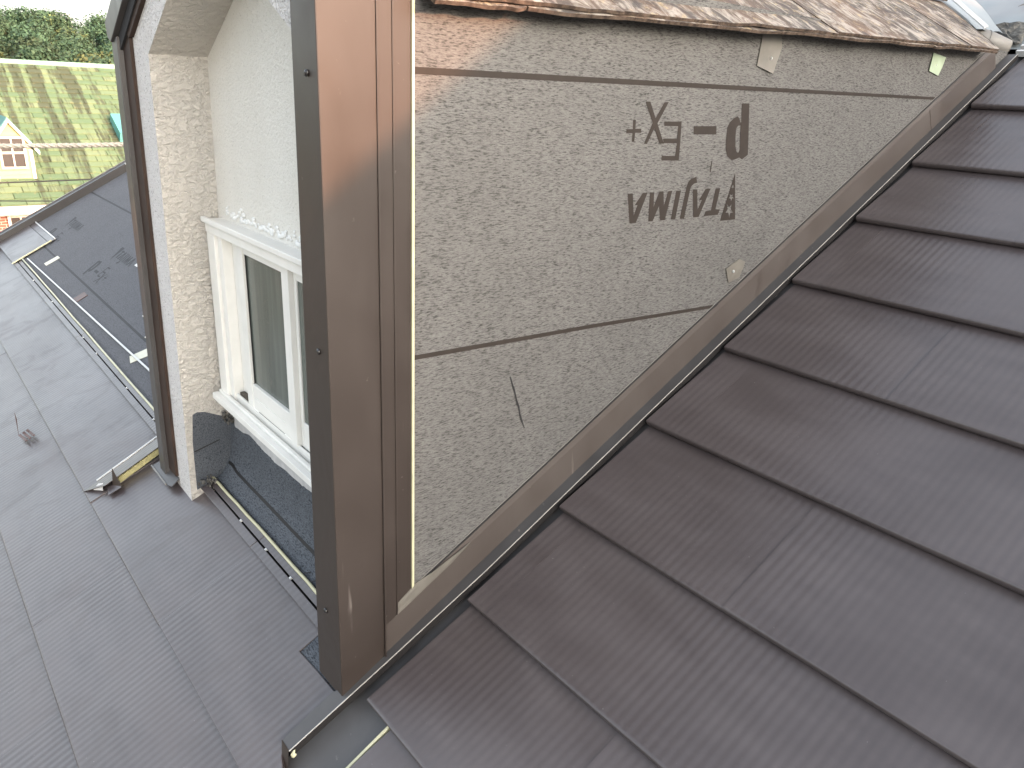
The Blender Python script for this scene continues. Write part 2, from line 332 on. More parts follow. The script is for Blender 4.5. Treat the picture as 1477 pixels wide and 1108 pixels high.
ROOF_PRINT = [
  [[(-3.2249,0.2625),(-3.2461,0.2619),(-3.2857,0.3454),(-3.2933,0.3624),(-3.2808,0.3718),(-3.2711,0.3676),(-3.2594,0.3720),(-3.2503,0.3725),(-3.2361,0.3649),(-3.2257,0.3529),(-3.2173,0.3347),(-3.2087,0.3094),(-3.2102,0.2994),(-3.2177,0.2911),(-3.2269,0.2872),(-3.2340,0.2924),(-3.2408,0.2996),(-3.2419,0.2986)],[(-3.2365,0.3052),(-3.2428,0.3047),(-3.2528,0.3270),(-3.2645,0.3529),(-3.2631,0.3582),(-3.2578,0.3567),(-3.2491,0.3455),(-3.2399,0.3271),(-3.2340,0.3107)]],
  [[(-3.1201,0.3086),(-3.1783,0.3073),(-3.1852,0.3228),(-3.1266,0.3236)]],
  [[(-3.0453,0.3019),(-3.0864,0.3011),(-3.1005,0.3391),(-3.1120,0.3725),(-3.0693,0.3718),(-3.0666,0.3635),(-3.0987,0.3637),(-3.0962,0.3530),(-3.0927,0.3402),(-3.0608,0.3404),(-3.0559,0.3324),(-3.0895,0.3320),(-3.0818,0.3096),(-3.0487,0.3096)]],
  [[(-2.9884,0.2694),(-2.9992,0.2689),(-3.0230,0.2967),(-3.0311,0.2684),(-3.0408,0.2680),(-3.0312,0.3055),(-3.0615,0.3411),(-3.0518,0.3415),(-3.0281,0.3147),(-3.0228,0.3422),(-3.0158,0.3417),(-3.0202,0.3050)]],
  [[(-2.9745,0.3010),(-2.9806,0.3008),(-2.9859,0.3159),(-2.9989,0.3160),(-3.0013,0.3228),(-2.9883,0.3230),(-2.9930,0.3386),(-2.9877,0.3386),(-2.9825,0.3234),(-2.9691,0.3236),(-2.9670,0.3175),(-2.9805,0.3166)]],
  [[(-2.9413,0.4328),(-2.9532,0.4325),(-2.9838,0.4727),(-2.9796,0.4541),(-2.9729,0.4541),(-2.9772,0.4323),(-2.9885,0.4322),(-2.9991,0.4871),(-2.9838,0.4869)]],
  [[(-2.9941,0.4321),(-3.0048,0.4326),(-3.0228,0.4597),(-3.0171,0.4319),(-3.0274,0.4314),(-3.0478,0.4585),(-3.0396,0.4318),(-3.0497,0.4315),(-3.0708,0.4866),(-3.0582,0.4862),(-3.0352,0.4578),(-3.0401,0.4864),(-3.0290,0.4865)]],
  [[(-3.0602,0.4319),(-3.0725,0.4317),(-3.0981,0.4866),(-3.0862,0.4864)]],
  [[(-3.1097,0.4865),(-3.0830,0.4261),(-3.0800,0.4164),(-3.0838,0.4103),(-3.0950,0.4068),(-3.1058,0.4184),(-3.0986,0.4200),(-3.0952,0.4239),(-3.0954,0.4292),(-3.1219,0.4872)]],
  [[(-3.1035,0.4309),(-3.1161,0.4314),(-3.1471,0.4717),(-3.1447,0.4527),(-3.1368,0.4536),(-3.1393,0.4312),(-3.1526,0.4314),(-3.1614,0.4861),(-3.1463,0.4864)]],
  [[(-3.1673,0.4314),(-3.1806,0.4315),(-3.1996,0.4742),(-3.2128,0.4744),(-3.2152,0.4853),(-3.1750,0.4856),(-3.1729,0.4759),(-3.1878,0.4754)]],
  [[(-3.2015,0.4023),(-3.2774,0.4983),(-3.2314,0.4984)]],
]

# ================================================================== LARGE STRUCTURE: ground, hill, houses
GROUND_Z = -8.0
def struct(o): o['kind'] = 'structure'; return o
mb = MB(); mb.add([(-1500,-1500,GROUND_Z),(1500,-1500,GROUND_Z),(1500,1500,GROUND_Z),(-1500,1500,GROUND_Z)], [(0,1,2,3)])
struct(mb.build('ground', mat_ground('ground_soil', (0.10,0.10,0.07), (0.16,0.15,0.12), 0.2)))
# wooded hill far behind, a terrain sheet rising away from the houses
def hill_z(x, y):
    d = max(0.0, min(1.0, (-x-140)/170.0)); k = d*d*(3-2*d)
    top = 17.2 + 1.6*math.sin(y*0.055+1.0) + 1.0*math.sin(y*0.021) + 0.8*math.sin(y*0.13)
    side = math.exp(-((y-40)/260.0)**2)
    return GROUND_Z + 0.3 + k*(top*side - GROUND_Z - 9.2)
mb = MB(); xs = [-130-8*i for i in range(36)]; ys = [-320+16*j for j in range(48)]
vs = [(x, y, hill_z(x, y) if x > -405 else hill_z(x, y)-0.0) for x in xs for y in ys]; n = len(ys)
mb.add(vs, [(i*n+j, i*n+j+1, (i+1)*n+j+1, (i+1)*n+j) for i in range(len(xs)-1) for j in range(n-1)])
struct(mb.build('hill', mat_ground('hill_grass', (0.055,0.07,0.03), (0.16,0.15,0.07), 0.05), smooth=True))

# ------------------------------------------------------------------ own house: body and roof deck
house = thing('house', 'house being reroofed, its broad pitched roof half covered in dark ribbed steel', 'house', (0, 0, GROUND_Z))
S0, S1, XL, XR = -2.3, 3.75, -4.80, 4.2
mb = MB(); mb.prism([RP(XL, S0, -.034), RP(XL, S1, -.034), RP(XL, S1, -.16), RP(XL, S0, -.16)], (XR-XL, 0, 0))
rd = RP(0, S1, -.034)
mb.prism([(XL, rd.y, rd.z), (XL, rd.y+3.2, rd.z-1.74), (XL, rd.y+3.2, rd.z-1.87), (XL, rd.y, rd.z-.13)], (XR-XL, 0, 0))
mb.build('roof_deck', DECK, house)
e0 = RP(0, S0+.25, -.16); e1y = rd.y+2.9
mb = MB(); mb.prism([(XL+.3, e0.y, GROUND_Z), (XL+.3, e0.y, e0.z), (XL+.3, rd.y, rd.z-.2), (XL+.3, e1y, rd.z-1.7), (XL+.3, e1y, GROUND_Z)], (XR-XL-.6, 0, 0))
mb.build('wall', mat_plain('house_wall_paint', (0.55,0.52,0.46), 0.9, 0.2), house)

# metal shingles ----------------------------------------------------
PCACHE = {}
def panel_mesh(L, expo, var):
    key = (round(L, 3), round(expo, 3), var)
    if key in PCACHE: return PCACHE[key]
    rg = random.Random(hash(key) & 0xffff)
    e = expo + .012
    prof = [(.012,-.0180),(.001,-.0168),(-.0022,-.0110),(-.0018,-.0014),(.0004,0.0),(.006,-.0004)] + [(.006+(e-.006)*k/4., -.0004-.018*k/4.) for k in (1,2,3,4)]
    nx = max(2, int(L/.16)); me = D.meshes.new('roof_panel'); vs = []; fs = []
    ph = [rg.uniform(0, 6.28) for _ in range(4)]
    for i in range(nx+1):
        x = L*i/nx
        for k, (s, o) in enumerate(prof):
            a = .0009*math.sin(x*9+ph[0])*math.sin(s*11+ph[1]) + .0007*math.sin(x*17+ph[2]+s*8)
            if k >= 9 or k < 1: a = 0
            if k < 4: a *= .4
            vs.append((x, s, o+a))
    m = len(prof)
    fs = [(i*m+k, (i+1)*m+k, (i+1)*m+k+1, i*m+k+1) for i in range(nx) for k in range(m-1)]
    for i in (0, nx):
        n0 = len(vs); vs += [vs[i*m+k] for k in range(m)]; fs.append(tuple(range(n0, n0+m)))
    me.from_pydata(vs, [], fs); me.materials.append(PANEL)
    bm = bmesh.new(); bm.from_mesh(me); bmesh.ops.recalc_face_normals(bm, faces=bm.faces); bm.to_mesh(me); bm.free()
    for p in me.polygons: p.use_smooth = len(p.vertices) == 4
    PCACHE[key] = me; return me
def panel(x0, x1, s0, expo, lift=0.0, var=None):
    me = panel_mesh(x1-x0-.0003, expo, random.randrange(3) if var is None else var)
    o = D.objects.new('roof_panel', me); COL.objects.link(o); o.parent = house
    o.location = RP(x0, s0, lift) - ORG['house']; o.rotation_euler = (TH+random.uniform(-.0012, .0012), 0, 0); return o
def row(xa, xb, s0, expo, joints):
    js = [xa] + [j for j in joints if xa+.02 < j < xb-.02] + [xb]
    for i, (a, b) in enumerate(zip(js[:-1], js[1:])): panel(a, b, s0, expo, .0006*(i % 2))
RS = [.032, .291, .561, .846, 1.127, 1.409, 1.698, 1.984, 2.313, 2.640]     # butt edges right of the dormer
RJ = [.455, .107, .46, .13, .437, .12, .421, .11, .44]
for k in range(9):
    j0 = RJ[k]; row([.053,.049,.043,.041,.044,.041,.041,.039,.039][k], 3.6, RS[k], RS[k+1]-RS[k], [j0+i for i in range(4)])
for k in range(1, 9):                                                        # courses lower down on the right
    s = .029 - .257*k; row(.128, 3.6, s, .257, [(.11 if k % 2 else .455)+i for i in range(4)])
panel(-4.735, -2.476, -.21, .255); panel(-2.475, -1.212, -.21, .255, .0012)
panel(-1.235, -.544, -.21, .255, -.0012)
for k in range(2, 9):                                                        # courses on the left of and below the dormer
    s = .045 - .252*k; off = -1.87 if k % 2 == 0 else -.543
    xb = .124
    if k == 2: js = [-3.87, -2.87, -1.87, -.867]
    else: js = [off - 1.0*i for i in range(-1, 5)]
    row(-4.735, xb, s, .252, sorted(js))
# last panel of the course below the dormer, notched round the corner trim
def oo(s): return -(s+.21)/.267*.0184
mb = MB(); lp = [(-.5432,-.21),(.040,-.21),(.030,-.150),(.004,-.140),(-.014,-.128),(-.016,-.004),(-.10,-.006),(-.177,-.010),(-.177,.056),(-.5432,.056)]
mb.prism([RP(x, s, oo(s)) for x, s in lp], RP(0, 0, 0)-RP(0, .001, .015)); mb.build('roof_panel', PANEL, house, bevel=.0012)
# starter strip above that course, with its uncoated cream back edge
for a, b in ((-4.10,-2.48), (-2.478,-1.10), (-.995,-.546), (-.544,-.178)):
    mb = MB(); mb.rbox(a, b, .045, .0665, -.012, -.0004); mb.rbox(a, b, .0705, .088, -.012, -.003); mb.build('starter_strip', PANEL, house, bevel=.001)
for a, b, s0, s1 in ((-4.09, -1.05, .098, .087), (-.99, -.10, .088, .090)):
    mb = MB(); pts = []
    for i in range(14):
        t = i/13; x = a+(b-a)*t; pts.append(RP(x, s0+(s1-s0)*t+random.uniform(-.0012,.0012), .003+random.uniform(-.001,.0012)))
    mb.tube(pts, .0042, 6); mb.build('strip_back_edge', HEM, house, smooth=True)
mb = MB()
for x in (-2.44,-2.2,-1.75,-1.42,-.66,-.50,-.36,-3.1,-3.6): mb.rbox(x, x+.006, .066, .071, -.004, .001)
o = mb.build('staple', SILVER, house); o['kind'] = 'stuff'
mb = MB(); mb.prism([RP(-4.05,.116,-.004), RP(-1.05,.176,-.004), RP(-1.05,.184,-.004), RP(-4.05,.123,-.004)], RP(0,0,.007)); mb.build('white_edge_strip', HEM_WHITE, house, bevel=.002)
# raised panel end beside the left foot of the dormer: bent up, foam showing below, white hem
mb = MB(); mb.prism([RP(-1.292,-.213,.001), RP(-1.205,-.150,.019), RP(-1.205,.052,.017), RP(-1.292,.052,.001)], RP(0,0,.0016)); mb.build('lifted_panel_end', PANEL, house)
mb = MB(); mb.prism([RP(-1.225,-.125,-.004), RP(-1.225,.05,-.004), RP(-1.225,.05,.013), RP(-1.225,-.125,.013)], (.017, 0, 0)); mb.build('foam_backing', FOAM, house)
mb = MB(); mb.rbox(-1.2975, -1.2925, -.165, .045, .0, .0055); mb.build('white_hem', HEM_WHITE, house)
mb = MB(); mb.prism([RP(-1.215,-.150,.004), RP(-1.175,-.158,.003), RP(-1.165,-.120,.004), RP(-1.195,-.112,.008)], RP(0,0,.002)); mb.build('cut_tab', PANEL, house)
mb = MB(); mb.prism([RP(-1.205,-.135,.006), RP(-1.165,-.118,.004), RP(-1.21,-.105,.050)], (.0012,.0012,0)); mb.build('cut_tab', TRIM, house)
mb = MB(); mb.prism([RP(-1.262,-.186,.002), RP(-1.222,-.165,.002), RP(-1.232,-.152,.016), RP(-1.25,-.163,.014)], RP(0,0,.0015)); mb.build('cut_tab', SILVER, house)
# cap plate at the verge with pale hems
mb = MB(); mb.prism([RP(-4.732,.045,.0), RP(-4.112,.045,.0), RP(-4.112,.262,.0), RP(-4.732,.262,.0)], RP(0,0,.006)); mb.rbox(-4.732,-4.112,.265,.302,-.002,.002); mb.build('verge_plate', PANEL, house, bevel=.001)
mb = MB(); mb.rbox(-4.115,-4.108,.04,.285,.002,.0085); mb.build('verge_plate_edge', HEM, house)
mb = MB(); mb.rbox(-4.732,-4.112,.302,.309,.0,.009); mb.build('verge_plate_edge', HEM_WHITE, house)
# underlay, printed on the left
mb = MB(); mb.rbox(-4.735,-1.05,.09,S1,-.033,-.007); ul = mb.build('underlay', MEMB_ROOF, house)
mb = MB()
for s in (.233, .695, 1.16): mb.rbox(-4.73,-1.06,s-.005,s+.005,-.0069,-.0062)
mb.build('printed_line', PRINT_DARK, ul)
mb = MB(); mb.rbox(-2.97,-2.90,.145,.205,-.0065,-.004); mb.build('fixing_plate', TAPE_BROWN, ul)
mb = MB(); mb.prism([RP(-1.985,.150,-.0055), RP(-1.925,.135,-.0055), RP(-1.885,.205,-.0055), RP(-1.95,.218,-.0055)], RP(0,0,.0015)); mb.build('tape_patch', TAPE_CREAM, ul)
mb = MB(); mb.prism([RP(-3.79,.165,-.0055), RP(-3.73,.165,-.0055), RP(-3.72,.245,-.0055), RP(-3.78,.245,-.0055)], RP(0,0,.0015)); mb.build('tape_patch', TAPE_CREAM, ul)
mb = MB(); mb.rbox(-2.905,-2.865,.455,.475,-.0055,-.004); mb.build('tape_patch', HEM_WHITE, ul)
mb = MB()
for dx, ds in ((0, 0), (-1.088, -.008)):
    for g in ROOF_PRINT: mb.tess([[RP(x+dx, s+ds, -.0063) for x, s in lp] for lp in g])
mb.build('printed_lettering', PRINT_DARK, ul, recalc=False)
mb = MB(); mb.rbox(-4.80,-4.738,S0,S1,-.03,.040); mb.build('verge_upstand', mat_plain('dark_verge_steel', (0.022,0.019,0.019), 0.45), house)
mb = MB(); mb.rbox(-4.806,-4.795,S0,S1,-.05,.046); mb.build('verge_lip', TRIM_GREY, house)
# valley pan beside the dormer, with its cream hem
mb = MB(); mb.rbox(.0,.127,-.6,2.66,-.036,-.025); mb.build('valley_pan', TRIM_GREY, house)
mb = MB(); mb.rbox(.1165,.1225,-.6,.06,-.025,-.0165); mb.build('pan_hem', HEM, house, bevel=.001)
mb = MB(); mb.rbox(-.20,.0,-.03,.10,-.034,-.018); mb.build('underlay_patch', MEMB_SHADED, house)
# edge of the new roofing and the sheet over the old roof above it
mb = MB(); mb.rbox(.015,3.6,2.640,2.650,-.014,.004); mb.rbox(.015,3.6,2.672,2.682,-.014,.006); mb.build('top_edge_strip', HEM_WHITE, house)
mb = MB(); mb.rbox(.015,3.6,2.650,2.672,-.014,-.006); mb.build('top_edge_gap', TRIM, house)
mb = MB(); gx, gy = 26, 14; vs = []
for i in range(gx+1):
    for j in range(gy+1):
        x = -1.4+5.0*i/gx; s = 2.684 + (S1-2.684)*j/gy
        vs.append(RP(x, s, -.008+.006*math.sin(x*7+s*3)*math.sin(s*9)+.003*math.sin(x*19-s*13)))
mb.add(vs, [(i*(gy+1)+j, (i+1)*(gy+1)+j, (i+1)*(gy+1)+j+1, i*(gy+1)+j+1) for i in range(gx) for j in range(gy)])
sheet = mb.build('roof_sheet', SHEET, house, smooth=True)
mb = MB(); mb.prism([RP(-.105,2.93,.02), RP(-.055,3.06,.02), RP(-.02,3.10,.02), RP(.02,3.08,.02), RP(-.04,2.98,.02)], RP(0,0,.001)); mb.build('printed_mark', TAPE_GREY, sheet)
def lump(loop, thick, mat, name, parent, seed, amp):           # uneven slab with a domed, ragged top
    rg = random.Random(seed); c = sum((Vector(p) for p in loop), Vector())/len(loop); up = RP(0,0,1)
    mb = MB(); n = len(loop); rings = []
    for k, (f, h) in enumerate(((1.0, 0), (.97, .7), (.7, 1.0), (.35, 1.05))):
        rings.append([c+(Vector(p)-c)*f*(1+rg.uniform(-amp, amp)) + up*thick*h*(1+rg.uniform(-.4, .4)) for p in loop])
    vs = [q for r in rings for q in r] + [c+up*thick*1.05]
    fs = [(k*n+i, k*n+(i+1) % n, (k+1)*n+(i+1) % n, (k+1)*n+i) for k in range(3) for i in range(n)] + [(3*n+i, 3*n+(i+1) % n, 4*n) for i in range(n)]
    mb.add(vs, fs); return mb.build(name, mat, parent)
lump([RP(*p) for p in ((-.154,2.805,0),(-.13,2.82,0),(-.105,2.835,0),(-.085,2.828,0),(-.06,2.84,0),(-.035,2.825,0),(-.015,2.77,0),(.004,2.70,0),(-.01,2.69,0),(-.04,2.705,0),(-.08,2.735,0),(-.12,2.77,0))], .012, MORTAR, 'mortar_bed', house, 3, .05)

# ================================================================== THE DORMER
dormer = thing('dormer', 'white stucco gabled dormer with new brown steel trim and bare grey underlay cheek', 'dormer', (-.5, 0, 0))
YB = .14
# stucco frame: ring of front face and reveals
YF = .014
outer = [(-1.03,-.30),(-1.03,1.10),(-.98,1.155),(-.47,1.43),(.0,1.16),(.0,-.30)]
inner = [(-.062,-.30),(-.0925,-.02),(-.0925,1.141),(-.453,1.342),(-.843,1.116),(-.9005,.02),(-.91,-.3)]
mb = MB(); mb.tess([[(x, YF, z) for x, z in outer+inner]]); 
mb.prism([(-1.03,YF,-.3),(-1.03,YF,1.1),(-1.03,.6,1.1),(-1.03,.6,-.3)], (.004,0,0))
mb.build('stucco_front', STUCCO, dormer, recalc=False)
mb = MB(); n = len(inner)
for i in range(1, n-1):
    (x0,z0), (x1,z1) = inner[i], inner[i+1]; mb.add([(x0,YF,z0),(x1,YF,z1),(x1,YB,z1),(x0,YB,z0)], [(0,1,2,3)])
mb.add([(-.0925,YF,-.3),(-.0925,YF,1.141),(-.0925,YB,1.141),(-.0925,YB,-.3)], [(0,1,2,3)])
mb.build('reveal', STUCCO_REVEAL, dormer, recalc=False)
mb = MB(); mb.prism([(-1.0,YB,-.2),(-1.0,YB,1.15),(-.47,YB,1.41),(-.02,YB,1.15),(-.02,YB,-.2)], (0,.03,0)); mb.build('back_wall', STUCCO_BACK, dormer)
# window --------------------------------------------------------------
def bx(name, mat, parent, boxes, bevel=.0015, label=None):
    mb = MB()
    for a, b in boxes: mb.box(a, b)
    return mb.build(name, mat, parent, bevel=bevel, label=label)
win = bx('window', FRAME, dormer, [((-.838,.098,.728),(-.05,YB+.01,.758)), ((-.842,.090,.752),(-.05,.10,.764)),
      ((-.838,.100,.30),(-.790,YB+.01,.727)), ((-.789,.108,.30),(-.764,YB+.01,.727)), ((-.763,.132,.30),(-.05,YB+.02,.727))])
bx('sill', FRAME, win, [((-.842,.078,.299),(-.05,.094,.315)), ((-.838,.0945,.29),(-.05,.103,.322)), ((-.836,.1035,.27),(-.05,.113,.312)), ((-.836,.1135,.27),(-.05,.119,.330)), ((-.836,.1195,.27),(-.05,.131,.316)), ((-.838,.112,.262),(-.05,.1385,.27))])
bx('sash', FRAME, win, [((-.685,.114,.326),(-.652,.1315,.722)), ((-.432,.112,.326),(-.398,.1315,.722)), ((-.6515,.115,.360),(-.4325,.131,.392)), ((-.6515,.115,.326),(-.4325,.129,.3595)), ((-.6515,.116,.706),(-.4325,.131,.722))])
bx('sash', FRAME, win, [((-.397,.123,.326),(-.384,.1318,.722)), ((-.3835,.123,.326),(-.06,.1318,.388)), ((-.3835,.123,.700),(-.06,.1318,.722))])
bx('pane', GLASS, win, [((-.652,.123,.392),(-.432,.126,.706))], 0)
bx('pane', GLASS, win, [((-.384,.1265,.388),(-.06,.1295,.70))], 0)
bx('gasket', SCREW, win, [((-.6525,.120,.390),(-.650,.1228,.707)), ((-.4345,.120,.390),(-.4322,.1228,.707)), ((-.65,.120,.703),(-.434,.1228,.7058))], 0)
bx('track_grime', DIRT, win, [((-.62,.1140,.3302),(-.47,.1188,.3306)), ((-.6,.1198,.3162),(-.42,.128,.3166)), ((-.75,.118,.3165),(-.69,.130,.338))], 0)
rg = random.Random(5); mb = MB()
def blob(mb, c, r, rg, flat=(1, .5, .8), n=7):
    rings = []; c = Vector(c)
    for k in range(1, 4):
        th = math.pi*k/4
        rings.append([c+Vector((flat[0]*r*math.sin(th)*math.cos(2*math.pi*j/n), flat[1]*r*math.sin(th)*math.sin(2*math.pi*j/n), flat[2]*r*math.cos(th)))*rg.uniform(.7, 1.25) for j in range(n)])
    vs = [c+Vector((0,0,flat[2]*r))] + [q for r_ in rings for q in r_] + [c-Vector((0,0,flat[2]*r))]
    fs = [(0, 1+j, 1+(j+1) % n) for j in range(n)] + [(1+k*n+j, 1+(k+1)*n+j, 1+(k+1)*n+(j+1) % n, 1+k*n+(j+1) % n) for k in range(2) for j in range(n)] + [(1+2*n+j, 1+3*n, 1+2*n+(j+1) % n) for j in range(n)]
    mb.add(vs, fs)
for i in range(130):
    x = rg.uniform(-.80,-.15); blob(mb, (x, YB-.001, .768+abs(rg.gauss(0, .010))), rg.uniform(.0025, .0075), rg, (1.5,.45,.8))
mb.build('caulk', CAULK, win, smooth=True)['kind'] = 'stuff'
mb = MB()
for i in range(26): blob(mb, (-.885+rg.uniform(0,.03), rg.uniform(.105,.135), rg.uniform(.205,.25)), rg.uniform(.004,.009), rg)
for i in range(30): blob(mb, (-.895+rg.uniform(-.012,.03), rg.uniform(.035,.075), rg.uniform(.03,.055)), rg.uniform(.004,.009), rg)
mb.build('mortar_crumbs', MORTAR, dormer, smooth=True)['kind'] = 'stuff'
# membrane in the recess: floor, bend and upstand in one sheet with a wavy top edge
tops = [(-.95,.205),(-.90,.205),(-.84,.214),(-.80,.213),(-.757,.222),(-.71,.222),(-.653,.212),(-.58,.212),(-.515,.219),(-.45,.224),(-.409,.218),(-.3,.222),(-.2,.225),(-.09,.22)]
def top_z(x):
    for (a, za), (b, zb) in zip(tops[:-1], tops[1:]):
        if a <= x <= b: t = (x-a)/(b-a); t = t*t*(3-2*t); return za+(zb-za)*t
    return .22
mb = MB(); N = 44; vs = []
for i in range(N+1):
    x = -.905+(.905-.092)*i/N; tz = top_z(x)+.003*math.sin(x*31)
    w1 = .0035*math.sin(x*23+1)+.002*math.sin(x*51)
    f0 = RP(x,.093,-.004); f1 = RP(x,.112,-.002+w1*.4)
    pts = [f0, f1, Vector((x,.112,.074+w1*.5)), Vector((x,.1255+w1*.3,.096)), Vector((x,.132+w1*.4,.122)), Vector((x,.134+w1*.5,.160)), Vector((x,.135+w1*.3,tz-.02)), Vector((x,.135,tz))]
    vs += pts
k = 8
mb.add(vs, [(i*k+j, (i+1)*k+j, (i+1)*k+j+1, i*k+j+1) for i in range(N) for j in range(k-1)])
o = mb.build('recess_membrane', MEMB_SHADED, dormer, smooth=True, recalc=False)
md = o.modifiers.new('s', 'SOLIDIFY'); md.thickness = .0025; md.offset = 0
def rx(z): return -.843-.0575*(1.116-z)/1.096
lp = [(.030,.02),(.030,.166),(.036,.244),(.048,.249),(.068,.245),(.095,.232),(.123,.218),(.139,.206),(.139,.06)]
mb = MB(); mb.add([(rx(z)+.0035, y, z) for y, z in lp] + [(rx(z)+.0005, y, z) for y, z in lp], [tuple(range(9)), tuple(range(9,18))[::-1]] + [(i, (i+1) % 9, 9+(i+1) % 9, 9+i) for i in range(9)])
mb.build('recess_membrane', MEMB_SHADED, dormer)
mb = MB()                                                       # printed line and the crease on the sheet
pl = [(-.884,.118,.0745+.012),(-.86,.119,.088),(-.82,.1165,.0825),(-.72,.1165,.082),(-.6,.1165,.0825),(-.45,.1165,.082),(-.3,.1165,.0825),(-.1,.1165,.082)]
mb.add([Vector((x,y-.004,z-.0035)) for x,y,z in pl]+[Vector((x,y+.0005,z+.0035)) for x,y,z in pl], [(i,i+1,len(pl)+i+1,len(pl)+i) for i in range(len(pl)-1)])
mb.tess([[RP(-.335,.096,.004),RP(-.331,.096,.004),RP(-.318,.108,.004),RP(-.322,.109,.004)]]); mb.tess([[RP(-.30,.094,.004),RP(-.295,.094,.004),RP(-.285,.104,.004),RP(-.29,.105,.004)]])
mb.tess([[(rx(.15)+.0042,.031,.135),(rx(.15)+.0042,.031,.139),(rx(.15)+.0042,.10,.158),(rx(.15)+.0042,.10,.155)]])
mb.build('printed_line', PRINT_DARK, dormer)
mb = MB(); vs = []                                              # pale sealant margin between sheet and sill
for i in range(40):
    x = -.86+(.80)*i/39; tz = top_z(x)+.003*math.sin(x*31); vs += [(x,.1338,tz-.012), (x,.1325,tz+.010+.005*math.sin(x*37)), (x,.137,.268)]
mb.add(vs, [(i*3+j, (i+1)*3+j, (i+1)*3+j+1, i*3+j+1) for i in range(39) for j in (0,1)])
mb.build('sealant_margin', CAULK_GREY, dormer, smooth=True)
# cheek with printed underlay ---------------------------------------
mb = MB(); mb.prism([(-.012,.09,-.05),(-.012,.09,1.26),(-.012,2.30,1.26),(-.012,2.30,1.16)], (.012,0,0)); cheek = mb.build('cheek_underlay', MEMB, dormer)
mb = MB(); mb.prism([(-.06,.17,-.1),(-.06,.17,1.22),(-.06,2.2,1.22),(-.06,2.2,1.0)], (.047,0,0)); mb.prism([(-1.06,.02,-.1),(-1.06,.02,1.15),(-1.06,2.1,1.15),(-1.06,2.1,1.0)], (.03,0,0)); mb.build('cheek_board', DECK, dormer)
mb = MB()
mb.add([(.0008,.13,1.0935),(.0008,1.88,1.108),(.0008,1.88,1.115),(.0008,.13,1.1035)], [(0,1,2,3)])
mb.add([(.0008,.13,.6385),(.0008,.6,.6310),(.0008,1.08,.6178),(.0008,1.08,.6253),(.0008,.6,.6390),(.0008,.13,.6470)], [(0,1,4,5),(1,2,3,4)])
mb.build('printed_line', PRINT, cheek, recalc=False)
mb = MB()
for g in CHEEK_PRINT: mb.tess([[(.0009, y, z) for y, z in lp] for lp in g])
mb.tess([[(.0009,.905,.933),(.0009,.9085,.933),(.0009,.9095,.956),(.0009,.906,.956)]])
mb.build('printed_lettering', PRINT, cheek, recalc=False)
mb = MB(); sl = [(.377,.566),(.384,.546),(.389,.535),(.396,.512),(.403,.495),(.405,.483),(.413,.462),(.420,.448)]
for i, ((y0,z0),(y1,z1)) in enumerate(zip(sl[:-1], sl[1:])):
    w_ = .0014+.0008*(i % 2); mb.add([(.001,y0-w_,z0),(.001,y0+w_,z0),(.001,y1+w_,z1),(.001,y1-w_,z1)], [(0,1,2,3)])
mb.build('slit', SCREW, cheek)
def patch(name, pts, mat, h=.0035):
    mb = MB(); a = [Vector((.001, y, z)) for y, z in pts]; n = len(a); c = sum(a, Vector())/n
    lift = [random.uniform(0, h) for _ in a]
    vs = [p+Vector((l,0,0)) for p, l in zip(a, lift)] + [p+Vector((l+.0012,0,0)) for p, l in zip(a, lift)]
    mb.add(vs, [tuple(range(n))[::-1], tuple(range(n,2*n))]+[(i,(i+1) % n, n+(i+1) % n, n+i) for i in range(n)]); return mb.build(name, mat, cheek)
patch('tape_patch', [(1.022,1.222),(1.016,1.151),(1.075,1.138),(1.098,1.192),(1.09,1.215)], TAPE_GREY, .006)
patch('tape_patch', [(1.805,1.226),(1.803,1.180),(1.862,1.170),(1.874,1.194),(1.882,1.219),(1.85,1.222)], TAPE_GREEN)
patch('tape_patch', [(1.011,.712),(1.030,.676),(1.07,.686),(1.082,.722),(1.06,.730)], TAPE_GREY, .005)
mb = MB(); blob(mb, (.004,1.062,1.168), .004, rg); blob(mb, (.004,1.040,.703), .004, rg); blob(mb, (.003,1.838,1.196), .003, rg); mb.build('staple', SILVER, cheek)
patch('tape_flap', [(.085,.13),(.10,.115),(.25,.20),(.29,.232),(.20,.195),(.165,.185)], TAPE_GREY, .004)
# corner trim --------------------------------------------------------
mb = MB(); mb.prism([(-.090,0,-.010),(-.066,0,1.30),(-.066,.093,1.30),(-.090,.093,.045),(-.09,.06,.025)], (0,0,0)) if False else None
vs = [(-.088,0,-.006),(.009,0,-.004),(.009,.092,.046),(-.088,.092,.046),(-.067,0,1.32),(.012,0,1.27),(.012,.092,1.27),(-.067,.092,1.32)]
mb.add(vs, [(0,1,2,3),(4,7,6,5),(0,4,5,1),(1,5,6,2),(2,6,7,3),(3,7,4,0)])
ct = mb.build('corner_trim', TRIM, dormer, bevel=.0018)
mb = MB(); mb.prism([(.000,.0925,.115),(.000,.122,.132),(.000,.122,1.26),(.000,.0925,1.26)], (.0052,0,0)); mb.prism([(.000,.1222,.132),(.000,.1545,.172),(.000,.1545,1.26),(.000,.1222,1.26)], (.0028,0,0))
mb.prism([(.009,.0905,.047),(.009,.0932,.048),(.009,.0932,1.26),(.009,.0905,1.26)], (.0052,0,0)); mb.prism([(.002,.1205,.132),(.002,.1232,.133),(.002,.1232,1.26),(.002,.1205,1.26)], (.0052,0,0))
mb.build('trim_flange', TRIM, ct, bevel=.0008)
mb = MB(); mb.prism([(.000,.1550,.178),(.000,.1592,.184),(.000,.1592,1.26),(.000,.1550,1.26)], (.0062,0,0)); mb.build('flange_hem', HEM, ct)
mb = MB()
for x, z in ((-.020,1.087),(-.023,.675),(-.043,.166)): blob(mb, (x,-.0015,z), .0052, rg, (1,.7,1), 9)
